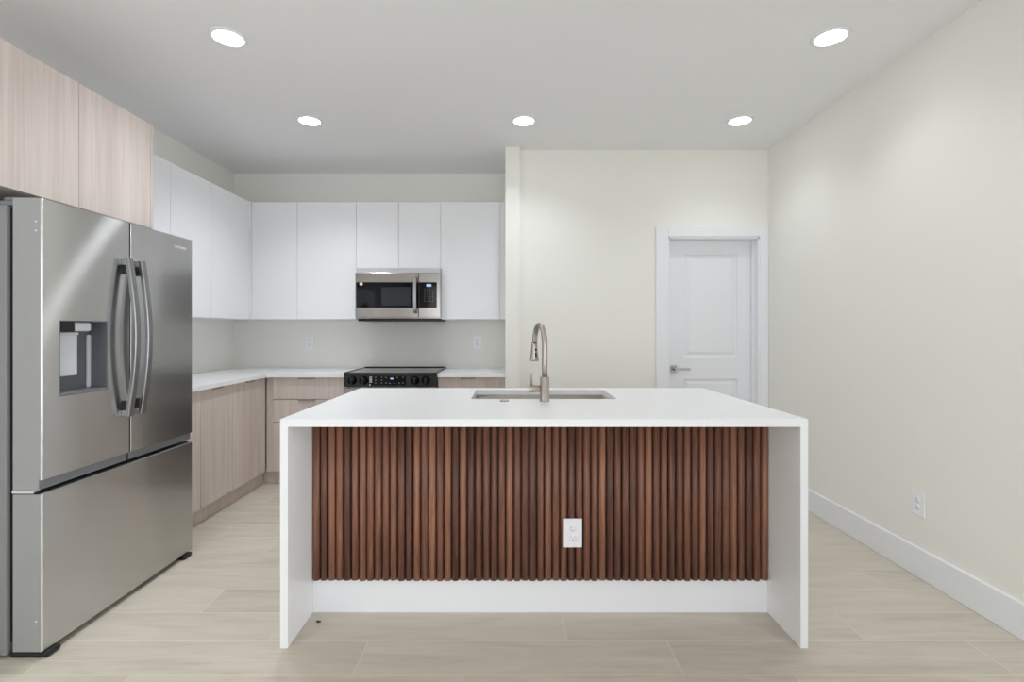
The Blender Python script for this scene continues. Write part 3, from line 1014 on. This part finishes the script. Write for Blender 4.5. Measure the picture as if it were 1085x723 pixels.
for f in bm.faces[nf:]: f.material_index = 1
obj('control_glass', bm, ['black_gloss', 'mark'], pn)
obj('clock_display', box(mxp(451.8), mxp(457.0), MY - 0.0022, MY, mzp(303.8), mzp(301.2)), 'display', pn)
lettering('SAMSUNG', 0.018, 'mark', dr, (mxp(420), MY - 0.0005, mzp(330)), ROT_MY, 'logo_lettering')

# ---------------------------------------------------------------- range
RYF = 4.02
s = F_PX / RYF
rx0, rx1 = -1.3465, -0.5925
rg = thing('range', ((rx0 + rx1) / 2, 4.3, 0), 'black slide-in electric range with glass cooktop and front knobs', 'range')
obj('body', box(rx0 + 0.002, rx1 - 0.002, RYF + 0.035, YB - 0.012, 0.03, 0.908), 'steel', rg)
ct = obj('cooktop', box(rx0, rx1, RYF + 0.004, YB - 0.04, 0.9085, 0.924, bevel=0.002, seg=1), 'ceramic', rg)
for cx, cy, rr in ((-1.16, 4.17, 0.10), (-0.78, 4.17, 0.115), (-1.16, 4.46, 0.08), (-0.78, 4.46, 0.08), (-0.97, 4.48, 0.06)):
    obj('burner_ring', lathe([(rr, 0), (rr + 0.0025, 0.0002)], (cx, cy, 0.92415), seg=40), 'mark', ct)
obj('rear_trim', box(rx0, rx1, YB - 0.062, YB - 0.04, 0.9245, 0.931, bevel=0.002, seg=1), 'black', rg)
obj('side_trim', box(rx1 - 0.012, rx1, RYF + 0.01, YB - 0.063, 0.9245, 0.927), 'black', rg)
obj('side_trim', box(rx0, rx0 + 0.012, RYF + 0.01, YB - 0.063, 0.9245, 0.927), 'black', rg)
obj('cooktop_edge', box(rx0, rx1, RYF - 0.004, RYF + 0.0035, 0.908, 0.926, bevel=0.002, seg=1), 'black', rg)
pan = obj('control_panel', box(rx0, rx1, RYF, RYF + 0.034, 0.808, 0.9075, bevel=0.004), 'black', rg)
def rxp(px): return (px - 540) / s
def rzp(py): return 1.27 + (350 - py) / s
for px in (373.4, 385.5, 439.7, 451.2):
    k_ = obj('knob', lathe([(0, -0.034), (0.028, -0.034), (0.030, -0.031), (0.032, -0.004), (0.036, -0.0005), (0.036, 0.0)], (rxp(px), RYF, rzp(403.3)), axis='Y', seg=28), 'black_gloss', pan)
    obj('grip', box(rxp(px) - 0.006, rxp(px) + 0.006, RYF - 0.044, RYF - 0.0335, rzp(403.3) - 0.028, rzp(403.3) + 0.028, bevel=0.003, seg=1), 'black', k_)
obj('clock_display', box(rxp(413.6), rxp(417.0), RYF - 0.0022, RYF, rzp(402.2), rzp(400.6)), 'display', pan)
bm = box(rxp(390.2), rxp(430), RYF - 0.0015, RYF + 0.002, 0.822, 0.898)
nf = len(bm.faces)
for px, py in [(398, 400), (404.5, 400), (398, 403), (404.5, 403), (398, 406), (404.5, 406), (409, 406), (413, 406.2), (418, 406.4), (423, 406), (427, 406), (427, 400), (409, 400.4), (421, 400.3)]:
    add_box(bm, rxp(px) - 0.006, rxp(px) + 0.006, RYF - 0.0019, RYF, rzp(py) - 0.002, rzp(py) + 0.002)
nm = len(bm.faces)
for k in range(5):
    add_box(bm, rxp(391.4), rxp(394.2), RYF - 0.0019, RYF, rzp(399.8 + k * 1.35) - 0.003, rzp(399.8 + k * 1.35) + 0.003)
add_tube(bm, [(rxp(391.9), RYF - 0.0005, rzp(408.1)), (rxp(391.9), RYF - 0.002, rzp(408.1))], 0.006, seg=12, smooth=False)
bm.faces.ensure_lookup_table()
for f in bm.faces[nf:]: f.material_index = 1
for f in bm.faces[nm:]: f.material_index = 2
obj('display_glass', bm, ['black_gloss', 'mark', 'mark_bright'], pan)
od = obj('oven_door', box(rx0 + 0.002, rx1 - 0.002, RYF + 0.003, RYF + 0.034, 0.235, 0.800, bevel=0.004), 'steel', rg)
obj('oven_window', box(rx0 + 0.12, rx1 - 0.12, RYF + 0.0015, RYF + 0.01, 0.34, 0.64), 'black_gloss', od)
bm = bmesh.new()
add_tube(bm, [(rx0 + 0.04, RYF - 0.045, 0.745), (rx1 - 0.04, RYF - 0.045, 0.745)], 0.012)
for x in (rx0 + 0.07, rx1 - 0.07):
    add_tube(bm, [(x, RYF - 0.045, 0.745), (x, RYF + 0.004, 0.745)], 0.009)
obj('handle', bm, 'steel_handle', od)
obj('storage_drawer', box(rx0 + 0.002, rx1 - 0.002, RYF + 0.003, RYF + 0.034, 0.05, 0.228, bevel=0.004), 'steel', rg)
for x in (rx0 + 0.05, rx1 - 0.05):
    for y in (4.10, 4.58):
        obj('foot', tube([(x, y, 0.0), (x, y, 0.0298)], 0.02), 'black', rg)

# ---------------------------------------------------------------- recessed downlights
def downlight(loc, label, watts):
    o = thing('downlight', (0, 0, 0), label, 'ceiling light', 'recessed ceiling downlights')
    obj('trim_ring', lathe([(0.0715, -0.0045), (0.074, -0.006), (0.086, -0.004), (0.090, -0.0002), (0.0715, -0.0002)], (0, 0, 0), seg=40), 'trim', o)
    obj('diffuser', lathe([(0, -0.004), (0.0712, -0.0035), (0.0712, -0.0005)], (0, 0, 0), seg=40), 'lamp', o, 'glowing white diffuser')
    sp = bpy.data.lights.new('downlight_beam', 'SPOT')
    sp.energy = watts
    sp.spot_size = R(130)
    sp.spot_blend = 1.0
    sp.shadow_soft_size = 0.07
    sp.color = (0.905, 0.95, 1.0)
    so = bpy.data.objects.new('downlight_beam', sp)
    COL.objects.link(so)
    so.parent = o
    so.location = (0, 0, -0.012)
    o.location = loc
    return o
def place_downlight(src, loc, label, watts):
    o = dup(src, loc, 0, label)
    for ch in o.children:
        if ch.type == 'LIGHT':
            ch.data = ch.data.copy()
            ch.data.energy = watts
    return o
dl = downlight((-1.418, 2.498, H), 'large-looking lit downlight near the ceiling edge above the wood cabinets', LAMP_LEFT_W)
place_downlight(dl, (1.615, 2.494, H), 'lit downlight nearest the right wall, closer to the viewer than the back row', LAMP_RIGHT_W)
place_downlight(dl, (-1.408, 3.488, H), 'left light of the back row of three downlights, before the white corner cabinets', LAMP_CORNER_W)
place_downlight(dl, (0.0997, 3.488, H), 'middle light of the back row of three downlights, before the wall end', LAMP_MID_W)
place_downlight(dl, (1.621, 3.488, H), 'right light of the back row of three downlights, before the white door', LAMP_RIGHT_W)

# unseen copies of the lamps, added behind the viewpoint to brighten the room
rear = None
for y in (1.30, -0.30, -1.90):
    for x in (-1.41, 1.62):
        if rear is None:
            rear = downlight((x, y, H), 'added fill downlight on the unseen ceiling behind the viewpoint', ADDED_LAMP_W)
            rear['group'] = 'added downlights behind the viewpoint'
        else:
            dup(rear, (x, y, H), 0, rear['label'])

# ---------------------------------------------------------------- a scrap on the floor
bm = bmesh.new()
add_tube(bm, [(-0.840, 2.155, 0.004), (-0.829, 2.150, 0.005), (-0.820, 2.153, 0.004)], [0.003, 0.0045, 0.0025], seg=8)
tag(obj('floor_scrap', bm, 'debris'), 'tiny dark scrap on the floor inside the left end of the island', 'scrap')
